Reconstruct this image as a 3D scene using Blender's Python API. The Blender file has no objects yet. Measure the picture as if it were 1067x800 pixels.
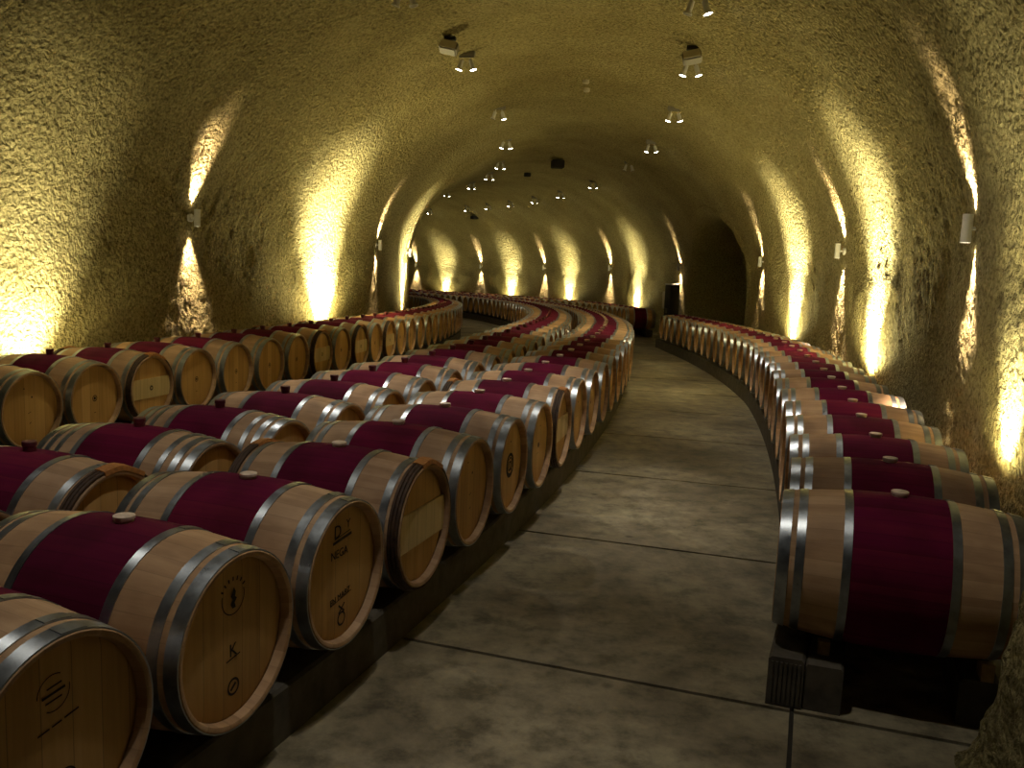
import bpy, math, random
import numpy as np
from mathutils import Vector, Matrix, noise
random.seed(7)
SC = bpy.context.scene
COL = SC.collection

# ------------------------------------------------------------------ layout of the cave
# s = distance along the reference line (aisle edge of the right-hand row), o = offset to its right
KS = [0, 5, 10, 18, 35, 80]
KV = [.01903, .01692, .01686, .01716, .03345, .03345]
S = np.arange(-14, 80, .05)
_k = np.interp(S, KS, KV)
_i0 = int(np.argmin(abs(S)))
_th = np.cumsum(_k) * .05
TH = .31751 - (_th - _th[_i0])
_X = np.cumsum(np.sin(TH)) * .05
_Y = np.cumsum(np.cos(TH)) * .05
CX = _X - _X[_i0] + 1.15832
CY = _Y - _Y[_i0] + 3.6

def ground(x, y):
    r = np.hypot(x, y)
    return -.0204 * np.where(r < 9, 0, np.where(r < 15, (r - 9) ** 2 / 12, r - 12))

def P(s, o, z=0.0):
    x = np.interp(s, S, CX); y = np.interp(s, S, CY); t = np.interp(s, S, TH)
    X = x + o * math.cos(t); Y = y - o * math.sin(t)
    return Vector((X, Y, z + float(ground(X, Y))))

def head(s):
    return float(np.interp(s, S, TH))

CEN, HW, Z0, HB = -2.82, 4.15, 1.9, 3.34      # tunnel profile
def wall_o(z, side):
    if z <= Z0: return CEN + side * (HW - .0 * z)
    return CEN + side * HW * math.sqrt(max(0, 1 - ((z - Z0) / HB) ** 2))
def ceil_z(o):
    return Z0 + HB * math.sqrt(max(0, 1 - ((o - CEN) / HW) ** 2))

# ------------------------------------------------------------------ materials
def mat(name):
    m = bpy.data.materials.new(name); m.use_nodes = True
    nt = m.node_tree; b = nt.nodes['Principled BSDF']
    return m, nt, b
def N(nt, t, **kw):
    n = nt.nodes.new(t)
    for k, v in kw.items():
        if k.startswith('_'): setattr(n, k[1:], v)
        else: n.inputs[k.replace('__', ' ')].default_value = v
    return n
def L(nt, a, b): nt.links.new(a, b)
def math_n(nt, op, a, b=None):
    n = nt.nodes.new('ShaderNodeMath'); n.operation = op
    for i, v in enumerate((a, b)):
        if v is None: continue
        if isinstance(v, (int, float)): n.inputs[i].default_value = v
        else: L(nt, v, n.inputs[i])
    return n.outputs[0]
def ramp(nt, fac, stops):
    r = nt.nodes.new('ShaderNodeValToRGB'); e = r.color_ramp.elements
    e[0].position, e[0].color = stops[0][0], (*stops[0][1], 1)
    e[1].position, e[1].color = stops[-1][0], (*stops[-1][1], 1)
    for p, c in stops[1:-1]:
        x = e.new(p); x.color = (*c, 1)
    L(nt, fac, r.inputs[0]); return r.outputs[0]
def mix(nt, fac, a, b, mode='MIX'):
    n = nt.nodes.new('ShaderNodeMix'); n.data_type = 'RGBA'; n.blend_type = mode
    for s_, v in ((n.inputs[0], fac), (n.inputs[6], a), (n.inputs[7], b)):
        if isinstance(v, (int, float)): s_.default_value = v
        elif isinstance(v, tuple): s_.default_value = (*v, 1)
        else: L(nt, v, s_)
    return n.outputs[2]

def shotcrete():
    m, nt, b = mat('sprayed_concrete')
    g = N(nt, 'ShaderNodeNewGeometry')
    n1 = N(nt, 'ShaderNodeTexNoise', Scale=.55, Detail=5, Roughness=.6); L(nt, g.outputs['Position'], n1.inputs['Vector'])
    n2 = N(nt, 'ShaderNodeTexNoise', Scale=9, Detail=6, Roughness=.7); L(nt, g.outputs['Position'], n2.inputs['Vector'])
    c = ramp(nt, n1.outputs[0], [(.3, (.37, .31, .135)), (.5, (.46, .39, .18)), (.7, (.54, .47, .235))])
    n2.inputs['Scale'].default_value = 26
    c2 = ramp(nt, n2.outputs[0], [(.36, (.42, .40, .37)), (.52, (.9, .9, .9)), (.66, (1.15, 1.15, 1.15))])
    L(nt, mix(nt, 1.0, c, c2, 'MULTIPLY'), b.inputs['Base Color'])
    b.inputs['Roughness'].default_value = .95
    b.inputs['Specular IOR Level'].default_value = .15
    v = N(nt, 'ShaderNodeTexNoise', Scale=19, Detail=5, Roughness=.55); L(nt, g.outputs['Position'], v.inputs['Vector'])
    bu = N(nt, 'ShaderNodeBump', Strength=1.0, Distance=.22); L(nt, v.outputs[0], bu.inputs['Height'])
    L(nt, bu.outputs[0], b.inputs['Normal'])
    return m

def floor_mat():
    m, nt, b = mat('slab_concrete')
    g = N(nt, 'ShaderNodeNewGeometry')
    n1 = N(nt, 'ShaderNodeTexNoise', Scale=.9, Detail=6, Roughness=.62, Distortion=.6); L(nt, g.outputs['Position'], n1.inputs['Vector'])
    n2 = N(nt, 'ShaderNodeTexNoise', Scale=5.5, Detail=7, Roughness=.7); L(nt, g.outputs['Position'], n2.inputs['Vector'])
    n3 = N(nt, 'ShaderNodeTexVoronoi', Scale=1.6); L(nt, g.outputs['Position'], n3.inputs['Vector'])
    c = ramp(nt, n1.outputs[0], [(.32, (.14, .113, .072)), (.5, (.25, .208, .134)), (.68, (.37, .32, .21))])
    c2 = ramp(nt, n2.outputs[0], [(.36, (.42, .41, .38)), (.5, (.85, .85, .83)), (.64, (1.15, 1.14, 1.1))])
    base = mix(nt, 1.0, c, c2, 'MULTIPLY')
    spot = ramp(nt, n3.outputs['Distance'], [(.025, (.45, .42, .4)), (.06, (1, 1, 1))])
    base = mix(nt, 1.0, base, spot, 'MULTIPLY')
    L(nt, base, b.inputs['Base Color'])
    r = ramp(nt, n2.outputs[0], [(.3, (.55, .55, .55)), (.7, (.8, .8, .8))])
    L(nt, r, b.inputs['Roughness'])
    bu = N(nt, 'ShaderNodeBump', Strength=.35, Distance=.02); L(nt, n2.outputs[0], bu.inputs['Height'])
    L(nt, bu.outputs[0], b.inputs['Normal'])
    return m

def plain(name, col, rough=.6, metal=0, nscale=None, bump=.2, var=.25, emit=None, es=0):
    m, nt, b = mat(name)
    b.inputs['Roughness'].default_value = rough; b.inputs['Metallic'].default_value = metal
    t = N(nt, 'ShaderNodeTexCoord')
    n = N(nt, 'ShaderNodeTexNoise', Scale=nscale or 20, Detail=4, Roughness=.6); L(nt, t.outputs['Object'], n.inputs['Vector'])
    lo = tuple(c * (1 - var) for c in col); hi = tuple(min(1, c * (1 + var)) for c in col)
    L(nt, ramp(nt, n.outputs[0], [(.3, lo), (.7, hi)]), b.inputs['Base Color'])
    bu = N(nt, 'ShaderNodeBump', Strength=bump, Distance=.004); L(nt, n.outputs[0], bu.inputs['Height']); L(nt, bu.outputs[0], b.inputs['Normal'])
    if emit:
        b.inputs['Emission Color'].default_value = (*emit, 1); b.inputs['Emission Strength'].default_value = es
    return m

def stave_mat(name, lo, mid, hi, nst=30, rough=.62, linedark=.2):
    m, nt, b = mat(name)
    t = N(nt, 'ShaderNodeTexCoord'); oi = N(nt, 'ShaderNodeObjectInfo')
    sx = N(nt, 'ShaderNodeSeparateXYZ'); L(nt, t.outputs['Object'], sx.inputs[0])
    ang = math_n(nt, 'ARCTAN2', sx.outputs['Z'], sx.outputs['Y'])
    u = math_n(nt, 'MULTIPLY', ang, nst / (2 * math.pi))
    u = math_n(nt, 'ADD', u, nst + .5)
    idx = math_n(nt, 'FLOOR', u); fr = math_n(nt, 'FRACT', u)
    rnd = math_n(nt, 'MULTIPLY', oi.outputs['Random'], 97.0)
    w = N(nt, 'ShaderNodeTexWhiteNoise', _noise_dimensions='1D'); L(nt, math_n(nt, 'ADD', idx, rnd), w.inputs['W'])
    mp = N(nt, 'ShaderNodeMapping'); mp.inputs['Scale'].default_value = (1.6, 26, 26); L(nt, t.outputs['Object'], mp.inputs[0])
    n = N(nt, 'ShaderNodeTexNoise', Scale=1.0, Detail=6, Roughness=.65, _noise_dimensions='4D'); L(nt, mp.outputs[0], n.inputs['Vector']); L(nt, math_n(nt, 'ADD', idx, rnd), n.inputs['W'])
    f = math_n(nt, 'ADD', math_n(nt, 'MULTIPLY', n.outputs[0], .75), math_n(nt, 'MULTIPLY', w.outputs[0], .25))
    c = ramp(nt, f, [(.25, lo), (.5, mid), (.75, hi)])
    e = math_n(nt, 'ABSOLUTE', math_n(nt, 'SUBTRACT', fr, .5))
    seam = math_n(nt, 'GREATER_THAN', e, .478)
    # blotchy cellar stains
    ns = N(nt, 'ShaderNodeTexNoise', Scale=4.0, Detail=3, _noise_dimensions='4D'); L(nt, t.outputs['Object'], ns.inputs['Vector']); L(nt, rnd, ns.inputs['W'])
    st = ramp(nt, ns.outputs[0], [(.35, (.72, .68, .66)), (.55, (1, 1, 1))])
    c = mix(nt, 1.0, c, st, 'MULTIPLY')
    v = ramp(nt, oi.outputs['Random'], [(0, (.82, .80, .78)), (.5, (1, 1, 1)), (1, (1.12, 1.08, 1.0))])
    c = mix(nt, 1.0, c, v, 'MULTIPLY')
    c = mix(nt, math_n(nt, 'MULTIPLY', seam, linedark), c, (lo[0] * .3, lo[1] * .3, lo[2] * .3))
    L(nt, c, b.inputs['Base Color']); b.inputs['Roughness'].default_value = rough
    b.inputs['Specular IOR Level'].default_value = .2
    bu = N(nt, 'ShaderNodeBump', Strength=.25, Distance=.003); L(nt, n.outputs[0], bu.inputs['Height']); L(nt, bu.outputs[0], b.inputs['Normal'])
    return m

def head_mat(name, lo, mid, hi):
    m, nt, b = mat(name)
    t = N(nt, 'ShaderNodeTexCoord'); oi = N(nt, 'ShaderNodeObjectInfo')
    sx = N(nt, 'ShaderNodeSeparateXYZ'); L(nt, t.outputs['Object'], sx.inputs[0])
    u = math_n(nt, 'ADD', math_n(nt, 'MULTIPLY', sx.outputs['Y'], 10.5), 20.5)
    idx = math_n(nt, 'FLOOR', u); fr = math_n(nt, 'FRACT', u)
    rnd = math_n(nt, 'MULTIPLY', oi.outputs['Random'], 53.0)
    w = N(nt, 'ShaderNodeTexWhiteNoise', _noise_dimensions='1D'); L(nt, math_n(nt, 'ADD', idx, rnd), w.inputs['W'])
    mp = N(nt, 'ShaderNodeMapping'); mp.inputs['Scale'].default_value = (8, 40, 2.2); L(nt, t.outputs['Object'], mp.inputs[0])
    n = N(nt, 'ShaderNodeTexNoise', Scale=1.0, Detail=5, Roughness=.6, _noise_dimensions='4D'); L(nt, mp.outputs[0], n.inputs['Vector']); L(nt, math_n(nt, 'ADD', idx, rnd), n.inputs['W'])
    f = math_n(nt, 'ADD', math_n(nt, 'MULTIPLY', n.outputs[0], .65), math_n(nt, 'MULTIPLY', w.outputs[0], .35))
    c = ramp(nt, f, [(.25, lo), (.5, mid), (.75, hi)])
    e = math_n(nt, 'ABSOLUTE', math_n(nt, 'SUBTRACT', fr, .5))
    c = mix(nt, math_n(nt, 'MULTIPLY', math_n(nt, 'GREATER_THAN', e, .485), .45), c, (.03, .018, .008))
    L(nt, c, b.inputs['Base Color']); b.inputs['Roughness'].default_value = .6
    bu = N(nt, 'ShaderNodeBump', Strength=.2, Distance=.003); L(nt, n.outputs[0], bu.inputs['Height']); L(nt, bu.outputs[0], b.inputs['Normal'])
    return m

def steel(name):
    m, nt, b = mat(name)
    t = N(nt, 'ShaderNodeTexCoord'); oi = N(nt, 'ShaderNodeObjectInfo')
    n = N(nt, 'ShaderNodeTexNoise', Scale=14, Detail=5, Roughness=.65, _noise_dimensions='4D'); L(nt, t.outputs['Object'], n.inputs['Vector'])
    L(nt, math_n(nt, 'MULTIPLY', oi.outputs['Random'], 31.0), n.inputs['W'])
    L(nt, ramp(nt, n.outputs[0], [(.3, (.24, .26, .285)), (.55, (.37, .40, .43)), (.75, (.48, .52, .55))]), b.inputs['Base Color'])
    b.inputs['Metallic'].default_value = .9
    L(nt, ramp(nt, n.outputs[0], [(.3, (.27, .27, .27)), (.7, (.42, .42, .42))]), b.inputs['Roughness'])
    bu = N(nt, 'ShaderNodeBump', Strength=.12, Distance=.003); L(nt, n.outputs[0], bu.inputs['Height']); L(nt, bu.outputs[0], b.inputs['Normal'])
    return m

M = {}
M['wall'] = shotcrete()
M['floor'] = floor_mat()
M['joint'] = plain('joint_filler', (.03, .025, .018), .95)
M['curb'] = plain('curb_concrete', (.085, .072, .053), .9, nscale=9, bump=.8, var=.35)
M['stave'] = stave_mat('oak_staves', (.36, .22, .125), (.50, .325, .19), (.62, .42, .26))
M['band'] = stave_mat('wine_stained_staves', (.085, .002, .019), (.125, .0025, .034), (.165, .010, .034), rough=.9, linedark=.35)
M['head'] = head_mat('oak_head', (.44, .25, .072), (.60, .35, .112), (.70, .44, .17))
M['steel'] = steel('galvanised_steel')
M['stamp'] = plain('burnt_brand', (.024, .014, .008), .85)
M['cross'] = head_mat('pale_oak_bar', (.55, .41, .19), (.68, .52, .26), (.80, .63, .34))
M['chestnut'] = plain('chestnut_hoop', (.055, .027, .013), .7, nscale=30, bump=.6, var=.5)
M['withy'] = plain('willow_binding', (.42, .17, .045), .6, nscale=60, bump=.6, var=.3)
M['bung_pale'] = plain('silicone_bung', (.72, .58, .46), .55)
M['bung_red'] = plain('red_bung', (.11, .008, .02), .5)
M['white'] = plain('white_enamel', (.62, .60, .56), .4, var=.06)
M['dark'] = plain('dark_metal', (.012, .011, .010), .8, var=.3)
M['grey'] = plain('grey_enamel', (.20, .18, .14), .5, var=.1)
M['beige'] = plain('beige_plastic', (.50, .44, .32), .5, var=.08)
M['wood'] = plain('chock_wood', (.38, .26, .14), .7, nscale=25)
M['lens'] = plain('lamp_lens', (.9, .9, .85), .3, emit=(1, .97, .88), es=30)
M['lens_warm'] = plain('warm_lens', (.9, .85, .7), .3, emit=(1, .86, .62), es=25)
M['lens_off'] = plain('unlit_lens', (.25, .24, .2), .2)
M['lens_up'] = plain('floodlight_lens', (.9, .9, .7), .3, emit=(1, .88, .5), es=20)

# ------------------------------------------------------------------ mesh helpers
class MB:
    def __init__(s): s.v = []; s.f = []; s.m = []
    def add(s, vs, fs, mi=0, T=None):
        b = len(s.v)
        if T is not None: vs = [T @ Vector(v) for v in vs]
        s.v += [tuple(v) for v in vs]; s.f += [tuple(i + b for i in f) for f in fs]; s.m += [mi] * len(fs)
    def lathe(s, prof, n=48, mi=0, T=None, closed=False, caps=False):
        # profile of (x, r) turned about the local X axis
        vs = []; fs = []; k = len(prof)
        for j in range(n):
            a = 2 * math.pi * j / n
            for x, r in prof: vs.append((x, r * math.cos(a), r * math.sin(a)))
        for j in range(n):
            q = (j + 1) % n
            for i in range(k if closed else k - 1):
                i2 = (i + 1) % k
                fs.append((j * k + i, j * k + i2, q * k + i2, q * k + i))
        if caps:
            fs.append(tuple(j * k for j in range(n))); fs.append(tuple(j * k + k - 1 for j in range(n - 1, -1, -1)))
        s.add(vs, fs, mi, T)
    def box(s, c, d, mi=0, T=None, bev=0.0):
        cx, cy, cz = c; a, b_, h = d[0] / 2, d[1] / 2, d[2] / 2
        if bev <= 0:
            vs = [(cx + i * a, cy + j * b_, cz + k * h) for i in (-1, 1) for j in (-1, 1) for k in (-1, 1)]
            fs = [(0, 1, 3, 2), (4, 6, 7, 5), (0, 4, 5, 1), (2, 3, 7, 6), (0, 2, 6, 4), (1, 5, 7, 3)]
            s.add(vs, fs, mi, T); return
        import bmesh
        bm = bmesh.new(); bmesh.ops.create_cube(bm, size=1)
        for v in bm.verts: v.co = Vector((v.co.x * d[0] + cx, v.co.y * d[1] + cy, v.co.z * d[2] + cz))
        bmesh.ops.bevel(bm, geom=bm.edges[:], offset=bev, segments=2, affect='EDGES')
        bm.verts.index_update()
        s.add([v.co.copy() for v in bm.verts], [tuple(v.index for v in f.verts) for f in bm.faces], mi, T); bm.free()
    def mesh(s, name, mats, smooth=True):
        me = bpy.data.meshes.new(name); me.from_pydata(s.v, [], s.f)
        for m_ in (mats if isinstance(mats, (list, tuple)) else [mats]): me.materials.append(m_)
        me.polygons.foreach_set('material_index', s.m)
        if smooth: me.polygons.foreach_set('use_smooth', [True] * len(s.f))
        me.update()
        if smooth:
            me.set_sharp_from_angle(angle=math.radians(38))
        return me
    def build(s, name, mats, parent=None, smooth=True):
        o = bpy.data.objects.new(name, s.mesh(name, mats, smooth)); COL.objects.link(o)
        if parent: o.parent = parent
        return o

def tag(o, label=None, cat=None, group=None, kind=None):
    if label: o['label'] = label
    if cat: o['category'] = cat
    if group: o['group'] = group
    if kind: o['kind'] = kind
    return o
def empty(name, loc=(0, 0, 0), rz=0):
    o = bpy.data.objects.new(name, None); COL.objects.link(o); o.location = loc; o.rotation_euler = (0, 0, rz); o.empty_display_size = .1
    return o
def copy_tree(o, parent=None):
    c = o.copy(); COL.objects.link(c); c.parent = parent
    for k in ('label', 'category', 'group'):
        if parent is None and k in c: del c[k]
    for ch in o.children: copy_tree(ch, c)
    return c

def along(name, me_mat, s0, s1, ds, prof, parent=None, closed=True, mi=None):
    # sweep a closed (o, z) profile along the cave
    n = max(2, int(round((s1 - s0) / ds)) + 1); k = len(prof); mb = MB(); vs = []; fs = []
    for s_ in np.linspace(s0, s1, n):
        for o_, z_ in prof: vs.append(tuple(P(s_, o_, z_)))
    for j in range(n - 1):
        for i in range(k):
            i2 = (i + 1) % k
            fs.append((j * k + i, (j + 1) * k + i, (j + 1) * k + i2, j * k + i2))
    fs.append(tuple(range(k))); fs.append(tuple((n - 1) * k + i for i in range(k - 1, -1, -1)))
    mb.add(vs, fs)
    return mb.build(name, me_mat, parent, smooth=True)

# ------------------------------------------------------------------ setting
SB, SE = -9.0, 52.0
PS, PW, PT = 20.1, 2.85, 3.42        # side passage: centre, half width, top height
def in_passage(s_, z_, k=1.0):
    w = PW * k; z1 = 1.35
    if abs(s_ - PS) > w: return False
    if z_ <= z1: return True
    return ((s_ - PS) / w) ** 2 + ((z_ - z1) / ((PT - z1) * k)) ** 2 < 1

def fn(p, sc): return noise.noise(p * sc)
def shell(name, prof, side_cut=False):
    svals = list(np.arange(SB, 1.0, .09)) + list(np.arange(1.0, 13, .04)) + list(np.arange(13, 30, .07)) + list(np.arange(30, SE + .01, .13))
    k = len(prof); V = np.zeros((len(svals), k, 3))
    # profile normals in (o,z)
    nr = []
    for i in range(k):
        a = prof[max(0, i - 1)]; b = prof[min(k - 1, i + 1)]
        d = Vector((b[0] - a[0], b[1] - a[1])).normalized(); nr.append((-d[1], d[0]))
    for j, s_ in enumerate(svals):
        t = head(s_); ct, st = math.cos(t), math.sin(t)
        x0 = float(np.interp(s_, S, CX)); y0 = float(np.interp(s_, S, CY))
        fine = s_ < 24
        for i, (o_, z_) in enumerate(prof):
            X = x0 + o_ * ct; Y = y0 - o_ * st
            q = Vector((X, Y, z_))
            d = .055 * noise.noise(q * .55) + .028 * noise.noise(q * 1.9)
            if fine: d += .010 * noise.noise(q * 7.5) + .018 * noise.noise(q * 17)
            else: d += .014 * noise.noise(q * 6)
            oo = o_ + nr[i][0] * d; zz = z_ + nr[i][1] * d * (0 if z_ <= 0 else 1)
            X = x0 + oo * ct; Y = y0 - oo * st
            V[j, i] = (X, Y, zz)
    V[:, :, 2] += ground(V[:, :, 0], V[:, :, 1])
    n = len(svals); faces = []
    idx = np.arange(n * k).reshape(n, k)
    for j in range(n - 1):
        for i in range(k - 1):
            if side_cut and in_passage((svals[j] + svals[j + 1]) / 2, (prof[i][1] + prof[i + 1][1]) / 2, 1.05): continue
            faces.append((idx[j, i], idx[j, i + 1], idx[j + 1, i + 1], idx[j + 1, i]))
    me = bpy.data.meshes.new(name); me.from_pydata(V.reshape(-1, 3).tolist(), [], [tuple(int(a) for a in f) for f in faces])
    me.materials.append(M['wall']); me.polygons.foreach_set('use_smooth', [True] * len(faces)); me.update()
    o = bpy.data.objects.new(name, me); COL.objects.link(o); o['kind'] = 'structure'
    return o

def arc_pts(a0, a1, n):
    return [(CEN + HW * math.cos(a), Z0 + HB * math.sin(a)) for a in np.linspace(a0, a1, n)]
AS = math.radians(38)
right = [(CEN + HW, z) for z in np.linspace(-.02, Z0, 34)[:-1]] + arc_pts(0, AS, 44)
mid = arc_pts(AS, math.pi - AS, 110)
left = arc_pts(math.pi - AS, math.pi, 44) + [(CEN - HW, z) for z in np.linspace(Z0, -.02, 34)[1:]]
wr = shell('wall_right', right, True); tag(wr, 'rough sprayed concrete wall behind the right-hand barrel row')
ce = shell('ceiling', mid); tag(ce, 'rough vaulted sprayed concrete ceiling of the cave')
wl = shell('wall_left', left); tag(wl, 'rough sprayed concrete wall behind the left-hand barrel row')
full = right + mid[1:] + left[1:]
for nm, s_ in (('wall_back', SB), ('wall_far', SE)):
    mb = MB(); mb.add([P(s_, o_, z_) for o_, z_ in full], [tuple(range(len(full)))])
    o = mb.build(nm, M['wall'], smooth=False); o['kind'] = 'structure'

# floor: concrete slabs parted by narrow joints
def floor_strip():
    mb = MB(); J0, JS = -.09, 1.96
    cuts = sorted([J0 + JS * k for k in range(-5, 28)])
    ob = [CEN - HW - .25, -6.6, -4.0, -1.85, .1, CEN + HW + .25]
    g = .013
    for i in range(len(cuts) - 1):
        for j in range(len(ob) - 1):
            s0, s1 = cuts[i] + g, cuts[i + 1] - g; o0, o1 = ob[j] + g * .7, ob[j + 1] - g * .7
            ns, no = 6, 4; vs = []; fs = []
            for a in range(ns + 1):
                for b_ in range(no + 1):
                    e = (a in (0, ns)) or (b_ in (0, no))
                    vs.append(P(s0 + (s1 - s0) * a / ns, o0 + (o1 - o0) * b_ / no, 0))
            for a in range(ns):
                for b_ in range(no):
                    q = a * (no + 1) + b_
                    fs.append((q, q + 1, q + no + 2, q + no + 1))
            # slab edges drop into the joint
            ring = [b_ for b_ in range(no + 1)] + [a * (no + 1) + no for a in range(1, ns + 1)] + [ns * (no + 1) + b_ for b_ in range(no - 1, -1, -1)] + [a * (no + 1) for a in range(ns - 1, 0, -1)]
            base = len(vs)
            for q in ring: v = vs[q]; vs.append(Vector((v[0], v[1], v[2] - .03)))
            R = len(ring)
            for q in range(R): fs.append((ring[q], ring[(q + 1) % R], base + (q + 1) % R, base + q))
            mb.add(vs, fs, 0)
    # dark sealant lying in the joints
    vs = []; fs = []; sv = np.arange(cuts[0], cuts[-1], .5)
    for s_ in sv:
        for o_ in (ob[0], ob[-1]): vs.append(P(s_, o_, -.012 - .0))
    for q in range(len(sv) - 1): fs.append((2 * q, 2 * q + 1, 2 * q + 3, 2 * q + 2))
    mb.add(vs, fs, 1)
    o = mb.build('floor', [M['floor'], M['joint']], smooth=False)
    tag(o, 'stained concrete slab floor of the cave aisles', kind='structure')
floor_strip()

# side passage branching off to the right
def passage():
    ts = []
    n = 40
    for i in range(9): ts.append((-1, i / 9 * 1.35))
    prof = [(-PW, z) for z in np.linspace(0, 1.35, 9)[:-1]] + [(-PW * math.cos(a), 1.35 + (PT - 1.35) * math.sin(a)) for a in np.linspace(0, math.pi, n)] + [(PW, z) for z in np.linspace(1.35, 0, 9)[1:]]
    rings = [(1.13, .07, 0), (1.10, -.035, 0), (1.05, -.055, 0), (1.015, .0, 0), (1.0, .12, 0), (.99, .3, 0), (.985, .7, .15), (.98, 1.3, .5), (.98, 2.2, 1), (.97, 3.5, 1), (.95, 5, 1), (.9, 6.2, 1)]
    vs = []; fs = []; k = len(prof)
    for sc, dep, fl in rings:
        for a, z in prof:
            zz = z * (1 + (sc - 1) * .7) if z > 0 else -.02
            ow = wall_o(min(zz, 4.6), 1)
            oo = ow * (1 - fl) + (CEN + HW) * fl + dep
            s_ = PS + a * sc
            p = P(s_, oo, zz); d = .05 * noise.noise(p * 1.3) + .02 * noise.noise(p * 6)
            vs.append(P(s_ - (a / PW) * d, oo, zz - (d if z > 1.35 else 0)))
    for r in range(len(rings) - 1):
        for i in range(k - 1): fs.append((r * k + i, r * k + i + 1, (r + 1) * k + i + 1, (r + 1) * k + i))
    fs.append(tuple((len(rings) - 1) * k + i for i in range(k)))
    mb = MB(); mb.add(vs, fs)
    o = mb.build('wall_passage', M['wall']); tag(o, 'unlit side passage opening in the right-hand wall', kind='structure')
    mb = MB(); fv = [P(PS - PW - .1, 1.2, -.004), P(PS + PW + .1, 1.2, -.004), P(PS + PW + .1, 8, -.004), P(PS - PW - .1, 8, -.004)]
    mb.add(fv, [(0, 1, 2, 3)]); o = mb.build('floor_passage', M['floor'], smooth=False); tag(o, 'concrete floor of the side passage', kind='structure')
passage()

# sloping sprayed footing in the near right corner
def footing():
    prof0 = [(.68, -.02), (.75, .05), (.79, .11), (.79, .3), (.79, .55), (.79, .8), (.88, 1.05), (1.12, 1.35), (1.42, 1.75)]
    pf = []
    for i in range(len(prof0) - 1):
        for q in range(5): t = q / 5; pf.append((prof0[i][0] * (1 - t) + prof0[i + 1][0] * t, prof0[i][1] * (1 - t) + prof0[i + 1][1] * t))
    pf.append(prof0[-1])
    svs = list(np.linspace(-4.5, -.2, 90)) + list(np.linspace(-.18, -.03, 14)); vs = []; fs = []; k = len(pf)
    for s_ in svs:
        e = max(0, (s_ + .16) / .13); e = e ** 2
        for o_, z_ in pf:
            s2 = s_ - (.1 * max(0, z_) + .56 * z_ * z_) * max(0, 1 - abs(s_) / 3)      # the end of the footing leans back
            o2 = o_ + (1.46 - o_) * min(1, e) * .9 + (.0)
            p = P(s2, o2, z_)
            d = .05 * noise.noise(p * 3.1) + .03 * noise.noise(p * 8) + .014 * noise.noise(p * 20)
            vs.append(P(s2 + d * .6, o2 - d * (0.2 if z_ < 0 else 1), z_))
    for j in range(len(svs) - 1):
        for i in range(k - 1): fs.append((j * k + i, j * k + i + 1, (j + 1) * k + i + 1, (j + 1) * k + i))
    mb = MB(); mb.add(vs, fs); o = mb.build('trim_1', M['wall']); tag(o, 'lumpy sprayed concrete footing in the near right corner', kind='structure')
footing()

# ------------------------------------------------------------------ barrels
HL, RE, RB, ZC = .475, .291, .332, .56
def rad(x): return RE + (RB - RE) * (1 - (x / HL) ** 2)
def stave_mesh(n=56, mono=None):
    mb = mono or MB()
    xs = np.linspace(-HL + .006, HL - .006, 19)
    prof = [(-HL + .035, RE - .026), (-HL + .004, RE - .019), (-HL, RE - .012), (-HL, RE - .004)] + [(x, rad(x)) for x in xs] + [(HL, RE - .004), (HL, RE - .012), (HL - .004, RE - .019), (HL - .035, RE - .026), ]
    mb.lathe(prof, n, 0)
    return mb
def band_mb(n=56, mb=None, mi=0):
    mb = mb or MB()
    xs = np.linspace(-.185, .185, 9)
    mb.lathe([(-.187, rad(.187) - .004)] + [(x, rad(x) + .0012) for x in xs] + [(.187, rad(.187) - .004)], n, mi)
    return mb
def hoop_mb(x, w, n=56, mb=None, mi=0, th=.0035, rivets=True):
    mb = mb or MB(); a, b_ = x - w / 2, x + w / 2
    mb.lathe([(a, rad(a) - .001), (a, rad(a) + th), (b_, rad(b_) + th), (b_, rad(b_) - .001)], n, mi, closed=True)
    if rivets:   # lapped joint with two rivets near the top
        for da in (0, .055):
            an = 1.15 + da * 1.6 + x * .6; r = rad(x) + th
            c = Vector((x, r * math.cos(an), r * math.sin(an)))
            T = Matrix.Translation(c) @ Matrix.Rotation(an, 4, 'X') @ Matrix.Rotation(math.pi / 2, 4, 'Z')
            mb.lathe([(-.002, .006), (.0015, .005), (.0028, .002)], 8, mi, T=T, caps=True)
        aa = np.linspace(1.05 + x * .6, 1.32 + x * .6, 6); vs = []; fs = []
        for q in aa:
            for xx in (a + .002, b_ - .002): r = rad(xx) + th + .0022; vs.append((xx, r * math.cos(q), r * math.sin(q)))
            for xx in (a + .002, b_ - .002): r = rad(xx) + th - .001; vs.append((xx, r * math.cos(q), r * math.sin(q)))
        for q in range(5):
            b0 = q * 4; b1 = b0 + 4
            fs += [(b0, b0 + 1, b1 + 1, b1), (b0, b1, b1 + 2, b0 + 2), (b0 + 1, b0 + 3, b1 + 3, b1 + 1)]
        fs += [(0, 2, 3, 1), (20, 21, 23, 22)]
        mb.add(vs, fs, mi)
    return mb
def head_mb(sg, n=48, mb=None, mi=0):
    mb = mb or MB(); x = sg * (HL - .034); r = RE - .026
    vs = [(x, 0, 0)]; fs = []
    for rr, xx in ((r * .5, x), (r * .93, x), (r + .006, x - sg * .006)):
        for j in range(n): a = 2 * math.pi * j / n; vs.append((xx, rr * math.cos(a), rr * math.sin(a)))
    for j in range(n):
        q = (j + 1) % n; fs.append((0, 1 + j, 1 + q))
        for k in range(2): fs.append((1 + k * n + j, 1 + (k + 1) * n + j, 1 + (k + 1) * n + q, 1 + k * n + q))
    mb.add(vs, fs, mi); return mb

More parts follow.
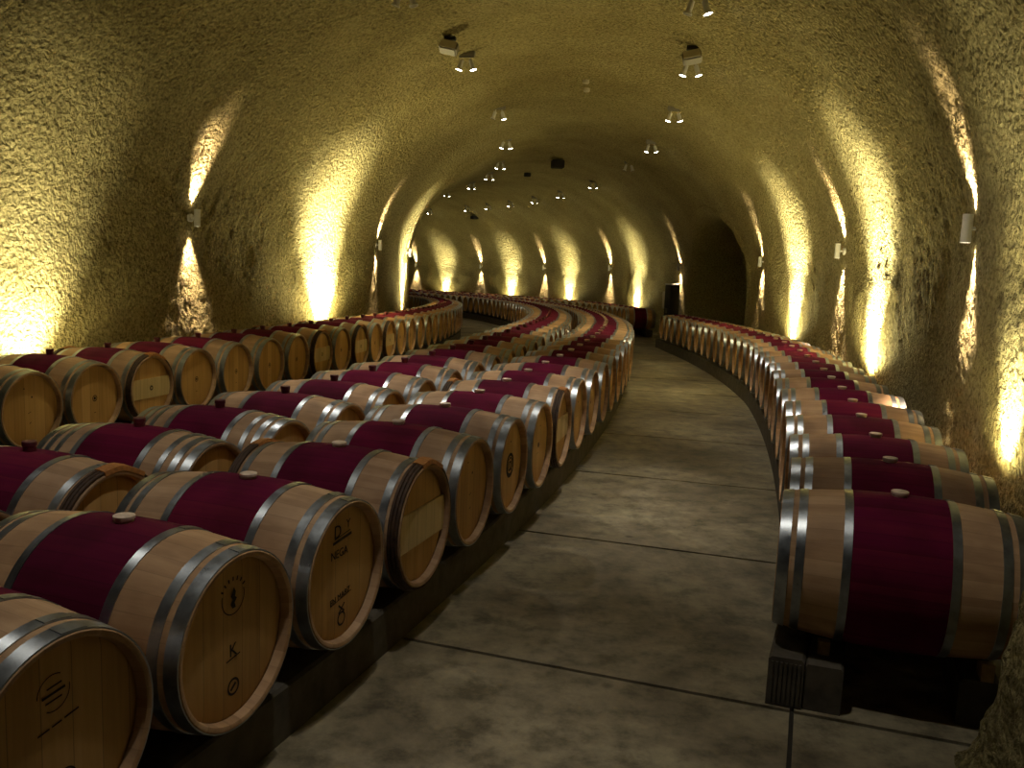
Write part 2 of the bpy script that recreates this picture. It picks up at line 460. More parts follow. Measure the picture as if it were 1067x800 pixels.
def text_polys(txt, size):
    cu = bpy.data.curves.new('t', 'FONT'); cu.body = txt; cu.size = size; cu.align_x = 'CENTER'; cu.align_y = 'CENTER'; cu.extrude = .0006; cu.resolution_u = 3
    o = bpy.data.objects.new('t', cu); COL.objects.link(o)
    dg = bpy.context.evaluated_depsgraph_get(); me = bpy.data.meshes.new_from_object(o.evaluated_get(dg))
    vs = [v.co.copy() for v in me.vertices]; fs = [tuple(p.vertices) for p in me.polygons]
    bpy.data.objects.remove(o); bpy.data.curves.remove(cu); bpy.data.meshes.remove(me)
    return vs, fs
def stamp_mesh(items):
    # items are drawn on the aisle-side head: (kind, y, z, size, extra)
    mb = MB(); x = HL - .034 + .0012
    def put(vs, fs, y, z, rot=0, sx=1, sz=1):
        c, s_ = math.cos(rot), math.sin(rot)
        mb.add([(x + v[2], y + (v[0] * c - v[1] * s_) * sx, z + (v[0] * s_ + v[1] * c) * sz) for v in vs], fs)
    def poly(pts, y, z, rot=0, sx=1, sz=1):
        n = len(pts); put([(a, b_, .0006) for a, b_ in pts], [tuple(range(n))], y, z, rot, sx, sz)
    for it in items:
        k, y, z, sz = it[:4]; ex = it[4] if len(it) > 4 else None
        if k == 'text':
            vs, fs = text_polys(ex, sz); put(vs, fs, y, z, it[5] if len(it) > 5 else 0)
        elif k == 'ring':
            w = ex or .004; n = 40; vs = []; fs = []
            gaps = it[5] if len(it) > 5 else ()
            for j in range(n):
                a = 2 * math.pi * j / n
                for r in (sz, sz - w): vs.append((r * math.cos(a), r * math.sin(a), .0006))
            for j in range(n):
                if any(g0 <= j / n < g1 for g0, g1 in gaps): continue
                q = (j + 1) % n; fs.append((2 * j, 2 * j + 1, 2 * q + 1, 2 * q))
            put(vs, fs, y, z)
        elif k == 'dot':
            poly([(sz * math.cos(a), sz * math.sin(a)) for a in np.linspace(0, 2 * math.pi, 17)[:-1]], y, z)
        elif k == 'line':
            (dy, dz), w = ex, sz; d = Vector((dy, dz)); nn = Vector((-dz, dy)).normalized() * w / 2
            poly([(-nn.x, -nn.y), (dy - nn.x, dz - nn.y), (dy + nn.x, dz + nn.y), (nn.x, nn.y)], y, z)
        elif k == 'poly': poly([(a * sz, b_ * sz) for a, b_ in ex], y, z)
    return mb.mesh('stamp', M['stamp'], smooth=False)

def ring_text(y, z, r, txt, size, a0, a1):
    out = []
    for i, ch in enumerate(txt):
        a = a0 + (a1 - a0) * i / max(1, len(txt) - 1)
        out.append(('text', y + r * math.cos(a), z + r * math.sin(a), size, ch, a - math.pi / 2))
    return out
sail = [(-.1, -.9), (.35, -.9), (.2, -.45), (.5, -.1), (.25, .1), (.35, .5), (.1, .95), (-.1, .55), (-.3, .2), (-.1, -.1), (-.35, -.5)]
STAMPS = {
 'faint': [('line', -.045, .135, .007, (.07, .009)), ('line', -.03, .155, .005, (.045, .006)), ('line', -.035, .118, .005, (.05, .006)), ('ring', -.01, .14, .05, .003, ((.02, .16), (.5, .66))), ('line', -.06, .045, .005, (.035, .006)), ('line', -.018, .052, .005, (.03, .005)), ('line', .02, .059, .005, (.045, .008)),
           ('ring', .02, -.11, .034, .006), ('dot', .02, -.11, .021)],
 'sail': [('ring', .0, .14, .058, .004, ((.05, .45),)), ('poly', .0, .138, .038, sail)] + [('line', .056 * math.cos(a_), .14 + .056 * math.sin(a_), .006, (.014 * math.cos(a_), .014 * math.sin(a_))) for a_ in np.linspace(2.6, .55, 7)] +
         [('text', .0, -.04, .062, 'K'), ('line', -.035, -.07, .005, (.07, .01)), ('ring', .0, -.165, .030, .008), ('line', -.014, -.175, .010, (.026, .02))],
 'letters': [('text', -.035, .175, .075, 'D'), ('text', .045, .19, .05, 'Y'), ('line', -.07, .135, .012, (.14, .012)), ('line', -.06, .15, .004, (.12, .012)),
             ('text', -.02, .085, .048, 'NEGA'), ('text', -.01, -.095, .036, 'EN MARZ', .12), ('line', -.085, -.115, .003, (.16, .02)),
             ('ring', .0, -.19, .030, .008), ('line', -.022, -.165, .008, (.045, .035)), ('line', .022, -.165, .008, (-.045, .035))],
 'specks': [('dot', .02, .1, .008), ('line', -.02, -.02, .004, (.03, .01)), ('line', -.008, -.1, .005, (.016, .012)), ('dot', -.05, .17, .006)],
 'roundel': [('ring', .0, .0, .078, .019), ('text', .0, .0, .12, '@'), ('dot', .0, .15, .007)],
 'spot': [('dot', .0, .0, .019), ('line', -.03, -.06, .004, (.03, .012)), ('dot', .03, .13, .006)],
 'centre': [('ring', .0, .0, .026, .006), ('dot', .0, .0, .012), ('line', -.010, -.12, .005, (.02, .004))],
 'mark': [('line', -.02, .12, .008, (.035, .01)), ('dot', 0, 0, .012)],
}
def one_by_one(v):
    # every burnt mark is a piece of its own; letters of one word or round seal stay together
    out = []; grp = []
    for it in v:
        if it[0] == 'text' and len(it[4]) == 1 and len(it) > 5: grp.append(it)
        else: out.append(stamp_mesh([it]))
    if grp: out.append(stamp_mesh(grp))
    return out
stamp_me = {k: one_by_one(v) for k, v in STAMPS.items()}
bar_stamp = stamp_mesh([('ring', .0, .0, .022, .009)])
ME = {}
ME['body'] = stave_mesh().mesh('staves', M['stave'])
ME['band'] = band_mb().mesh('stained_band', M['band'])
HOOPX = {'chime': (.449, .046), 'second': (.385, .036), 'third': (.315, .03), 'bilge': (.203, .034)}
for k, (x, w) in HOOPX.items():
    for sg in (-1, 1): ME[k, sg] = hoop_mb(sg * x, w).mesh('hoop', M['steel'])
for sg in (-1, 1): ME['head', sg] = head_mb(sg).mesh('head', M['head'])
def chestnut_mb(sg):
    mb = MB()
    for q, x in enumerate((.463, .446, .429)):
        x *= sg; r0 = rad(x) + .008; prof = [(x + .0088 * math.cos(a), r0 - .001 + .0085 * math.sin(a)) for a in np.linspace(0, 2 * math.pi, 9)[:-1]]
        mb.lathe(prof, 56, 0, closed=True)
    return mb
def withy_mb(sg):
    mb = MB(); n = 10; aa = np.linspace(.95, 1.75, n); vs = []; fs = []
    pr = [(.478, .290), (.474, .311), (.445, .318), (.420, .318), (.418, .303)]
    for a in aa:
        for x, r in pr:
            rr = r + .003 * math.sin(a * 60); vs.append((sg * x, rr * math.cos(a), rr * math.sin(a)))
    k = len(pr)
    for i in range(n - 1):
        for j in range(k - 1): fs.append((i * k + j, i * k + j + 1, (i + 1) * k + j + 1, (i + 1) * k + j))
    fs += [tuple(range(k)), tuple((n - 1) * k + j for j in range(k))]
    mb.add(vs, fs); return mb
for sg in (-1, 1):
    ME['chestnut', sg] = chestnut_mb(sg).mesh('chestnut_hoops', M['chestnut']); ME['withy', sg] = withy_mb(sg).mesh('willow_binding', M['withy'])
    mb = MB(); x = sg * (HL - .024); r = RE - .028; h = .088; ang = [math.asin(h / r * q) for q in np.linspace(-1, 1, 7)]
    pts = [(r * math.cos(a), r * math.sin(a)) for a in ang] + [(-r * math.cos(a), r * math.sin(a)) for a in reversed(ang)]
    k = len(pts); vs = [(x, a, b_) for a, b_ in pts] + [(x - sg * .012, a, b_) for a, b_ in pts]
    mb.add(vs, [tuple(range(k)), tuple(range(2 * k - 1, k - 1, -1))] + [(i, (i + 1) % k, k + (i + 1) % k, k + i) for i in range(k)])
    ME['bar', sg] = mb.mesh('crossbar', M['cross'], smooth=False)
def bung_mesh(r, h, m_):
    mb = MB(); T = Matrix.Translation((0, 0, RB - .006)) @ Matrix.Rotation(-math.pi / 2, 4, 'Y')
    mb.lathe([(0, r * .86), (h * .55, r * .9), (h * .6, r), (h * .93, r), (h, r * .9)], 20, 0, T=T, caps=True)
    return mb.mesh('bung', m_)
ME['bung_pale'] = bung_mesh(.036, .028, M['bung_pale']); ME['bung_red'] = bung_mesh(.031, .052, M['bung_red'])

def barrel_proto(kind, stamp, bung, hoops=('chime', 'second', 'bilge')):
    root = empty('wine_barrel', (0, 0, -50))
    def part(nm, me, par=root, lab=None):
        o = bpy.data.objects.new(nm, me); COL.objects.link(o); o.parent = par
        if par is root: o.location = (0, 0, ZC)
        if lab: o['label'] = lab
        return o
    part('staves', ME['body']); part('stained_band', ME['band'], lab='wine-stained middle band of the staves')
    hs = [h for h in hoops if not (kind == 'chateau' and h == 'chime')]
    for h in hs:
        for sg in (-1, 1): part('hoop', ME[h, sg])
    for sg in (-1, 1):
        hd = part('head', ME['head', sg])
        if sg == 1 and stamp and kind != 'chateau':
            for me_ in stamp_me[stamp]: part('stamp', me_, hd)
        if kind == 'chateau':
            br = part('crossbar', ME['bar', sg], lab='pale oak bar across the barrel head')
            ch = part('chestnut_hoops', ME['chestnut', sg], lab='bundle of dark brown wooden hoops'); part('willow_binding', ME['withy', sg], ch)
            if sg == 1 and stamp == 'bar': 
                q = part('stamp', bar_stamp, br); q.location = (.0106, 0, 0)
    part('bung', ME[bung])
    return root

# one-mesh barrel for the far stretches, where the photo shows no parts
def far_mesh(bung_m, nm):
    mb = MB(); n = 28
    stave_mesh(n, mb); band_mb(n, mb, 1)
    for k in ('chime', 'second', 'bilge'):
        x, w = HOOPX[k]
        for sg in (-1, 1): hoop_mb(sg * x, w, n, mb, 2, rivets=False)
    for sg in (-1, 1): head_mb(sg, n, mb, 3)
    T = Matrix.Translation((0, 0, RB - .004)) @ Matrix.Rotation(-math.pi / 2, 4, 'Y')
    mb.lathe([(0, .028), (.034, .028)], 8, 4, T=T, caps=True)
    mb.v = [(a, b_, c + ZC) for a, b_, c in mb.v]
    return mb.mesh(nm, [M['stave'], M['band'], M['steel'], M['head'], bung_m])
FAR = {'pale': far_mesh(M['bung_pale'], 'wine_barrel'), 'red': far_mesh(M['bung_red'], 'wine_barrel')}

ORD = ['zeroth', 'first', 'second', 'third', 'fourth', 'fifth', 'sixth', 'seventh', 'eighth', 'ninth', 'tenth', 'eleventh', 'twelfth', 'thirteenth', 'fourteenth', 'fifteenth', 'sixteenth',
       'seventeenth', 'eighteenth', 'nineteenth', 'twentieth', 'twenty-first', 'twenty-second', 'twenty-third', 'twenty-fourth', 'twenty-fifth', 'twenty-sixth', 'twenty-seventh', 'twenty-eighth', 'twenty-ninth', 'thirtieth']
protos = {}; used = set()
def place_barrel(s_, oc, full, key, label, group, bung, dz=0):
    p = P(s_, oc, dz); rz = -head(s_) + random.uniform(-.012, .012)
    if full:
        if key not in protos: protos[key] = barrel_proto(*key)
        r = protos[key]
        if key in used: r = copy_tree(r)
        used.add(key)
    else:
        r = bpy.data.objects.new('wine_barrel', FAR[bung]); COL.objects.link(r)
    r.location = p; r.rotation_euler = (0, 0, rz)
    tag(r, label, 'barrel', group)

HO = ('chime', 'second', 'bilge'); HO4 = ('chime', 'second', 'third', 'bilge')
def shift_d(s_): return float(np.interp(s_, [9, 18, 24, 30], [0, -.33, -.33, 0]))
LIM = 17.5
# --- aisle row of the double stack (left of the aisle)
def step(s_, o_, gap):
    return s_ + gap / (1 + o_ * float(np.interp(s_, KS, KV)))
cs = [-2.215, -1.5, -.79, -.04, .665, 1.375, 2.085, 2.80, 3.53]
while cs[-1] < 46.5: cs.append(step(cs[-1], -2.07, .692))
CST = {0: 'faint', 1: 'sail', 2: 'letters', 4: 'specks', 5: 'roundel', 6: 'spot', 8: 'specks', 9: 'mark', 10: 'spot'}
CD = {0: 'faint round mark on its head, bottom left corner', 1: 'sail roundel above a K on its head', 2: 'black lettering on its head',
      3: 'pale crossbar and orange-bound wooden hoops', 4: 'speckled head beyond the barred one', 5: 'bold black roundel on its head', 6: 'small black spot on its head',
      7: 'pale bar on a dark narrow head'}
for i, s_ in enumerate(cs):
    full = s_ < LIM; oc = -2.075 + random.uniform(-.008, .008)
    ch = i in (3, 7); key = ('chateau' if ch else 'plain', CST.get(i, random.choice(['spot', 'specks', 'mark', 'centre']) if not ch else None), 'bung_pale', HO)
    if i < 8: lab = f'oak wine barrel, {CD[i]}, {ORD[i + 1]} of aisle row'
    elif i < 26: lab = f'oak wine barrel, {ORD[i + 1]} from the camera in the row left of the main aisle'
    else: lab = 'tiny far barrel of the aisle-side row where it bends away to the left'
    place_barrel(s_, oc, full, key, lab[:], 'oak barrels in the aisle-side row of the left block' if i < 26 else 'far barrels of the aisle-side row', 'pale')
# --- back row of the double stack
bs = [-1.575 + .727 * k for k in range(9)]
while bs[-1] < 47.3: bs.append(step(bs[-1], -3.2, .687))
for i, s_ in enumerate(bs):
    full = s_ < LIM; oc = -3.2 + random.uniform(-.01, .01)
    ch = i in (1,); key = ('chateau' if ch else 'plain', None if ch else 'spot', 'bung_red', HO4 if i in (2, 3) else HO)
    extra = {0: 'only its dark rim showing at the left edge', 1: 'tall red bung and brown wooden end hoops', 2: 'bright hoops, behind the lettered-head barrel'}.get(i)
    if extra: lab = f'oak wine barrel in the middle row, {extra}'
    elif i < 22: lab = f'red-bunged oak barrel, {ORD[i + 1]} from the camera in the middle row behind the aisle row'
    else: lab = 'tiny far barrel of the middle row, its left head facing the narrow far aisle'
    place_barrel(s_, oc, full, key, lab, 'oak barrels in the middle row' if i < 22 else 'far barrels of the middle row', 'red')
# --- row along the left wall
as_ = [1.43 + .763 * k for k in range(12)]
while as_[-1] < 46.3: as_.append(step(as_[-1], -5.87, .69))
AST = {0: 'specks', 1: 'centre', 3: 'centre', 4: 'centre', 5: 'centre', 6: 'centre'}
AD = {0: 'plain head cut by the left picture edge', 1: 'small dark centre mark, under the brightest wall glow', 2: 'pale crossbar on its head, nearest such'}
for i, s_ in enumerate(as_):
    full = s_ < LIM; oc = -5.865 + random.uniform(-.012, .012)
    ch = i in (2, 7, 9, 11); key = ('chateau' if ch else 'plain', 'bar' if ch else AST.get(i, 'centre'), 'bung_red', HO)
    if i in AD: lab = f'oak barrel in the left wall row, {AD[i]}'
    elif ch: lab = f'crossbarred oak barrel, {ORD[i + 1]} from the left edge in the left wall row'
    elif i < 21: lab = f'oak barrel, {ORD[i + 1]} from the left edge in the row along the left wall'
    else: lab = 'tiny far barrel of the left wall row beyond its bend'
    place_barrel(s_, oc, full, key, lab, 'oak barrels along the left wall' if i < 21 else 'far barrels of the left wall row', 'red')
# --- row along the right wall, with a gap at the side passage
ds_ = [.24, .98, 1.69, 2.42, 3.14, 3.88, 4.61, 5.30]
while ds_[-1] + .72 < 19.4: ds_.append(ds_[-1] + .72)
nd = len(ds_)
fd = [24.3]
while fd[-1] + .73 < 48.5: fd.append(fd[-1] + .73)
for i, s_ in enumerate(ds_ + fd):
    full = s_ < LIM; oc = (.465 if i == 0 else .485) + shift_d(s_) + random.uniform(-.008, .008)
    key = ('plain', 'spot', 'bung_pale', HO)
    if i == 0: lab = 'big nearest barrel on the right, dark red middle and hazel ends, on concrete curbs'
    elif i < nd: lab = f'oak barrel, {ORD[i + 1]} from the camera in the single row along the right wall'; g = 'oak barrels along the right wall'
    elif i == nd: lab = 'single oak barrel seen side-on at the far end of the aisle floor'
    elif i < nd + 10: lab = f'oak barrel, {ORD[i - nd + 1]} beyond the side passage in the far right-hand row'
    else: lab = 'tiny far barrel under the far wall glow, dark arch of its head showing'
    place_barrel(s_, oc, full, key, lab, 'oak barrels along the right wall' if i < nd else 'far barrels beyond the side passage', 'pale')

# ------------------------------------------------------------------ concrete curbs carrying the rows
def curb(o0, o1, s0, s1, label, shift=None, ribs=False, top=.215):
    n = max(2, int((s1 - s0) / .5) + 1); mb = MB(); vs = []; fs = []
    c = .012
    prof = [(o0, -.01), (o0, top - c), (o0 + c, top), (o1 - c, top), (o1, top - c), (o1, -.01)]; k = len(prof)
    for s_ in np.linspace(s0, s1, n):
        d = (shift(s_) + .045 * min(1, max(0, s_ - s0) / .8)) if shift else 0
        for a, z in prof: vs.append(P(s_, a + d, z))
    for j in range(n - 1):
        for i in range(k - 1): fs.append((j * k + i, j * k + i + 1, (j + 1) * k + i + 1, (j + 1) * k + i))
    fs += [tuple(range(k)), tuple((n - 1) * k + i for i in range(k - 1, -1, -1))]
    mb.add(vs, fs)
    if ribs:     # grooved formwork print on the end face
        for q in range(7):
            a = o0 + .012 + q * .0185
            p = [P(s0 - .006, a, .01), P(s0 - .006, a + .010, .01), P(s0 - .006, a + .010, top - .02), P(s0 - .006, a, top - .02)]
            p += [P(s0 + .004, a, .01), P(s0 + .004, a + .010, .01), P(s0 + .004, a + .010, top - .02), P(s0 + .004, a, top - .02)]
            mb.add(p, [(0, 1, 2, 3), (0, 4, 5, 1), (1, 5, 6, 2), (2, 6, 7, 3), (3, 7, 4, 0)])
    o = mb.build('concrete_curb', M['curb'], smooth=False)
    tag(o, label, 'curb', 'concrete curbs under the barrel rows')
    return o
curb(-1.93, -1.69, -2.9, 48, 'dark concrete curb under the aisle-side ends of the left double block', top=.215)
curb(-2.5, -2.3, -2.9, 48, 'concrete curb under the inner ends of the aisle-side row, mostly hidden', top=.215)
curb(-2.97, -2.77, -2.2, 49, 'concrete curb under the right ends of the middle row, mostly hidden', top=.215)
curb(-3.66, -3.45, -2.2, 49, 'concrete curb edging the narrow left aisle under the middle row', top=.215)
curb(-5.63, -5.42, .8, 48, 'concrete curb under the aisle ends of the left wall row', top=.215)
curb(-6.32, -6.1, .8, 48, 'concrete curb close to the left wall under the wall row', top=.215)
curb(-.01, .135, -.06, 19.8, 'ribbed concrete curb edging the main aisle under the right row', shift_d, ribs=True)
curb(.138, .29, -.05, 19.8, 'concrete block curb just inside the ribbed one, its end by the floor joint', shift_d, top=.2)
curb(.74, .89, .07, 19.8, 'concrete curb near the right wall under the right row', shift_d, top=.2)
curb(-.0, .27, 24.0, 48.8, 'concrete curb beyond the side passage under the far row heads', shift_d)
curb(.70, .9, 24.0, 48.8, 'concrete curb along the far wall behind the far row', shift_d)

def wedge(off, label):
    lx = off - .465; r_ = rad(lx); s_ = ds_[0]; w = MB(); y0, y1, top = .07, .14, .2; w2 = .024
    za = ZC - math.sqrt(r_ * r_ - y0 * y0) - .012; zb = ZC - math.sqrt(r_ * r_ - y1 * y1) - .012
    vs = []
    for dx in (-w2, w2):
        for yy, zz in ((y0, top), (y1 + .03, top), (y1 + .03, zb), (y1, zb), (y0, za)): vs.append((dx, -yy, zz))
    w.add(vs, [(0, 1, 2, 3, 4), (9, 8, 7, 6, 5)] + [(i, (i + 1) % 5, 5 + (i + 1) % 5, 5 + i) for i in range(5)])
    k_ = w.build('wooden_wedge', M['wood'], smooth=False); k_.location = P(s_, off, 0); k_.rotation_euler = (0, 0, -head(s_))
    tag(k_, label, 'wedge', 'wooden wedges under the nearest right barrel')
wedge(.21, 'small pale wooden wedge under the aisle end of the nearest right-hand barrel')
wedge(.84, 'small wooden wedge under the wall end of the nearest right-hand barrel')

# ------------------------------------------------------------------ lamps
def spot(parent_fix, loc, direction, power, size, blend, col, r=.03):
    ld = bpy.data.lights.new('lamp_light', 'SPOT'); ld.energy = power; ld.spot_size = math.radians(size); ld.spot_blend = blend; ld.color = col; ld.shadow_soft_size = r
    o = bpy.data.objects.new('lamp_light', ld); COL.objects.link(o); o.parent = parent_fix
    o.location = loc; o.rotation_euler = Vector(direction).to_track_quat('-Z', 'Y').to_euler()
    return o

UPCOL = (1.0, .86, .40); SCOL = (1.0, .74, .50); TCOL = (1.0, .93, .80)
UPW, SPILL, SCW, TRW = 4300, 330, 640, 165

# wall sconces: local +X points away from the wall
def sconce(s_, side, label):
    z = 2.2; ow = wall_o(z, side)
    root = empty('wall_sconce', P(s_, ow, z), -head(s_) + (math.pi if side > 0 else 0))
    mb = MB(); mb.lathe([(-.06, .05), (.012, .05), (.018, .044), (.018, .0001)], 24); mb.build('back_plate', M['white'], root)
    mb = MB(); mb.lathe([(.01, .014), (.06, .014)], 12, caps=True); mb.build('arm', M['white'], root)
    T = Matrix.Translation((.09, 0, 0)) @ Matrix.Rotation(-math.pi / 2, 4, 'Y')
    mb = MB(); mb.lathe([(-.09, .030), (-.105, .033), (-.105, .038), (.105, .038), (.105, .033), (.09, .030)], 28, T=T); tb = mb.build('tube', M['white'], root)
    for sg in (-1, 1):
        mb = MB(); mb.lathe([(sg * .09, .0301), (sg * .094, .0001)], 20, T=T); mb.build('lens', M['lens_warm'], tb)
        spot(root, (.062, 0, sg * .11), (-.06, 0, sg), SCW, 56, 1.0, SCOL, .02)
    tag(root, label, 'wall lamp', 'up-and-down cylinder wall lamps')
RS = [(3.56, 'white cylinder wall lamp nearest on the right wall, throwing light up and down'), (9.7, 'cylinder wall lamp, second from the camera on the right wall'),
      (15.86, 'cylinder wall lamp on the right wall just before the side passage'), (23.9, 'wall lamp just beyond the dark side passage, over the tall cabinet'),
      (30.82, 'far wall lamp, first one left of the passage lamp'), (36.84, 'far wall lamp, second one left of the passage lamp'), (42.2, 'far wall lamp, third one left of the passage lamp'),
      (47.4, 'farthest wall lamp, at the edge of the inner bend')]
for s_, lb in RS: sconce(s_, 1, lb)
for s_, lb in ((6.24, 'slim white cylinder lamp nearest on the left wall'), (15.3, 'cylinder wall lamp, second on the left wall beside the wide glow'), (21.3, 'wall lamp on the inner bend of the left wall, seen edge-on')): sconce(s_, -1, lb)

# floor floodlights washing the wall
def uplight(s_, side, label, power=UPW, dist=.27):
    ow = wall_o(0, side) - side * dist; zl = .56 if dist < .3 else .42
    root = empty('floor_floodlight', P(s_, ow, 0), -head(s_) + (math.pi if side > 0 else 0))     # local -X towards the wall
    mb = MB(); mb.box((0, 0, .012), (.13, .18, .024), bev=.006); mb.build('base', M['dark'], root)
    mb = MB(); mb.lathe([(.02, .014), (zl - .10, .014)], 12, T=Matrix.Rotation(-math.pi / 2, 4, 'Y'), caps=True); mb.build('post', M['dark'], root)
    mb = MB(); mb.box((0, 0, zl - .09), (.03, .172, .012), bev=.002); mb.box((0, .082, zl - .045), (.03, .008, .10), bev=.002); mb.box((0, -.082, zl - .045), (.03, .008, .10), bev=.002); mb.build('yoke', M['dark'], root)
    T = Matrix.Translation((0, 0, zl)) @ Matrix.Rotation(math.radians(-10), 4, 'Y')
    mb = MB(); mb.lathe([(.03, .060), (.045, .068), (.05, .074), (-.045, .055), (-.05, .0001)], 24, T=T @ Matrix.Rotation(-math.pi / 2, 4, 'Y')); hs = mb.build('housing', M['dark'], root)
    mb = MB(); mb.lathe([(.034, .0605), (.036, .0001)], 24, T=T @ Matrix.Rotation(-math.pi / 2, 4, 'Y')); mb.build('lens', M['lens_up'], hs)
    spot(root, (-.01, 0, zl + .07), (-.42 if dist < .3 else -.62, 0, 1), power, 74 if dist < .3 else 84, 1.0, (1, .9, .55), .05)      # the beam
    spot(root, (-.01, 0, zl + .08), (.0, 0, 1), power * SPILL / UPW, 165, .5, UPCOL, .05)   # the reflector's spill
    tag(root, label, 'floor lamp', 'floor floodlights behind the barrels')
for s_, lb in ((2.24, 'floodlight behind the nearest right-hand barrels, at the right picture edge'), (7.52, 'floodlight making the near tall white glow on the right wall'), (13.02, 'floodlight making the second white glow on the right wall'),
               (28.08, 'floodlight behind the far row, right of the other far glows'), (34.58, 'floodlight behind the far row, second glow from the passage'), (39.64, 'floodlight behind the far row, third glow from the passage'), (45.0, 'floodlight behind the far row, leftmost glow')):
    uplight(s_, 1, lb, power=UPW * (.10 if s_ < 3 else 1 if s_ < 20 else .5), dist=.2)
for s_, lb in ((3.12, 'floodlight behind the left wall row, glow at the left edge'), (11.12, 'floodlight of the wide white glow on the left wall'), (20.4, 'floodlight of the thin glow at the inner bend')): uplight(s_, -1, lb, dist=.48, power=UPW * (.17 if s_ < 4 else 1.3 if s_ < 15 else .7))

# ceiling spotlight pairs
def track_head(root, x, tilt, lit, power, col=None):
    # short cylinder hanging from a swivel, tilted sideways
    T = Matrix.Translation((x, 0, -.02)) @ Matrix.Rotation(tilt, 4, 'Y')
    D = T @ Matrix.Rotation(math.pi / 2, 4, 'Y')
    mb = MB(); mb.lathe([(-.01, .010), (.05, .010)], 10, T=D, caps=True)
    mb.lathe([(.03, .0001), (.034, .034), (.155, .036), (.165, .050), (.186, .054), (.186, .050)], 24, T=D)
    h = mb.build('spot_head', M['white'], root)
    mb = MB(); mb.lathe([(.184, .0500), (.190, .030), (.192, .0001)], 20, T=D); mb.build('lens', M['lens'] if lit else M['lens_off'], h)
    d = (T.to_3x3() @ Vector((0, 0, -1)))
    if lit: spot(root, T @ Vector((0, 0, -.21)), d, power, 66, .8, col or TCOL, .045)
LS = [-1.3, 2.7, 6.72, 10.23, 14.69, 18.94, 23.38, 26.67, 30.36, 34.37]
RSX = [-1.2, 3.0, 6.92, 10.08, 13.82, 17.87, 21.48, 26.45, 30.45, 33.38, 35.88, 38.11, 40.08, 43.5]
def ceiling_pair(s_, o_, zz, label, lit=(1, 1), power=TRW, t=(-.3, .3)):
    zc = ceil_z(o_)
    root = empty('ceiling_spotlight', P(s_, o_, zc - .03), -head(s_))
    mb = MB(); mb.box((0, 0, .045), (.26, .10, .07), bev=.006); mb.box((0, 0, .0), (.24, .03, .03), bev=.004); mb.build('mounting_plate', M['grey'], root)
    for q, (y, l_) in enumerate(zip((-.06, .06), lit)): track_head(root, y, t[q], l_, power, (1.0, .87, .50) if s_ > 8 or (o_ < -4 and q == 0) else TCOL)
    tag(root, label, 'ceiling lamp', 'paired ceiling spotlights')
for i, s_ in enumerate(LS):
    p = TRW * (.3 if s_ < 0 else 1.0 if s_ < 12 else .6 if s_ < 17 else .2)
    lb = {0: 'twin ceiling spotlight overhead on the left line, nearest the camera', 1: 'twin ceiling spotlight on the left line, just above the picture'}.get(i, f'twin ceiling spotlight, {ORD[i - 1]} visible along the left line from the camera')
    ceiling_pair(s_, -4.4, 0, lb, lit=(0, 0) if i == 2 else ((0, 1) if i == 4 else (1, 1)), power=p, t=(.30, -.28))
for i, s_ in enumerate(RSX):
    p = TRW * (.65 if s_ < 0 else 1.0 if s_ < 12 else .6 if s_ < 17 else .2)
    lb = {0: 'twin ceiling spotlight overhead on the right line, nearest the camera', 1: 'twin ceiling spotlight on the right line, just above the picture'}.get(i, f'twin ceiling spotlight, {ORD[i - 1]} visible along the right line from the camera')
    if i == 6: lb = 'unlit pair of ceiling spotlights on the right line'
    ceiling_pair(s_, -1.0, 0, lb, lit=(0, 0) if i == 6 else ((0, 1) if i == 2 else (1, 1)), power=p, t=(.28, -.32))

# ------------------------------------------------------------------ small ceiling and wall devices
def loudspeaker(s_, o_, label, tilt):
    zc = ceil_z(o_)
    root = empty('loudspeaker', P(s_, o_, zc), -head(s_))
    mb = MB(); mb.box((0, 0, -.03), (.16, .10, .05), bev=.004); mb.box((0, .02, -.07), (.03, .04, .08), bev=.004); mb.build('bracket', M['dark'], root)
    T = Matrix.Translation((0, -.05, -.17)) @ Matrix.Rotation(tilt, 4, 'Y') @ Matrix.Rotation(math.radians(-28), 4, 'X')
    mb = MB(); mb.box((0, 0, 0), (.26, .16, .15), bev=.02, T=T); cb = mb.build('cabinet', M['grey'], root)
    mb = MB(); mb.box((0, -.083, 0), (.23, .008, .125), bev=.003, T=T); mb.build('grille', M['beige'], cb)
    tag(root, label, 'speaker', 'loudspeakers under the vault')
loudspeaker(9.09, -4.42, 'dark boxy loudspeaker hanging from the vault on the left line', .2)
loudspeaker(9.3, -1.02, 'dark boxy loudspeaker hanging from the vault on the right line', -.2)
def detector(s_, o_, label, nm='smoke_detector', r=.06):
    zc = ceil_z(o_)
    mb = MB(); T = Matrix.Translation((0, 0, 0)) @ Matrix.Rotation(math.pi / 2, 4, 'Y')
    mb.lathe([(-.05, r * .9), (.02, r), (.035, r), (.05, r * .7), (.058, .0001)], 24, T=T)
    mb.lathe([(.02, r * 1.08), (.026, r * 1.08), (.026, r * .98), (.02, r * .98)], 24, T=T, closed=True)
    o = mb.build(nm, M['beige']); o.location = P(s_, o_, zc); tag(o, label, 'detector')
detector(13.2, -2.68, 'small round detector on the crown of the vault, nearer of the two')
detector(13.95, -2.67, 'small round detector on the crown, just behind the nearer one')
def junction(s_, o_, w, h, label, nm):
    zc = ceil_z(o_); root = empty(nm, P(s_, o_, zc), -head(s_))
    mb = MB(); mb.box((0, 0, -.03 - h / 2), (w, w, h), bev=.01); mb.build('housing', M['dark'], root)
    mb = MB()
    for q in range(5): mb.box((0, -w / 2 + w * (q + .5) / 5, -.03 - h - .004), (w * .9, w * .05, .01))
    mb.build('grille', M['dark'], root, smooth=False)
    tag(root, label, nm.replace('_', ' '))
junction(24.3, -2.6, .36, .22, 'square black vent box on the crown of the vault', 'vent_box')
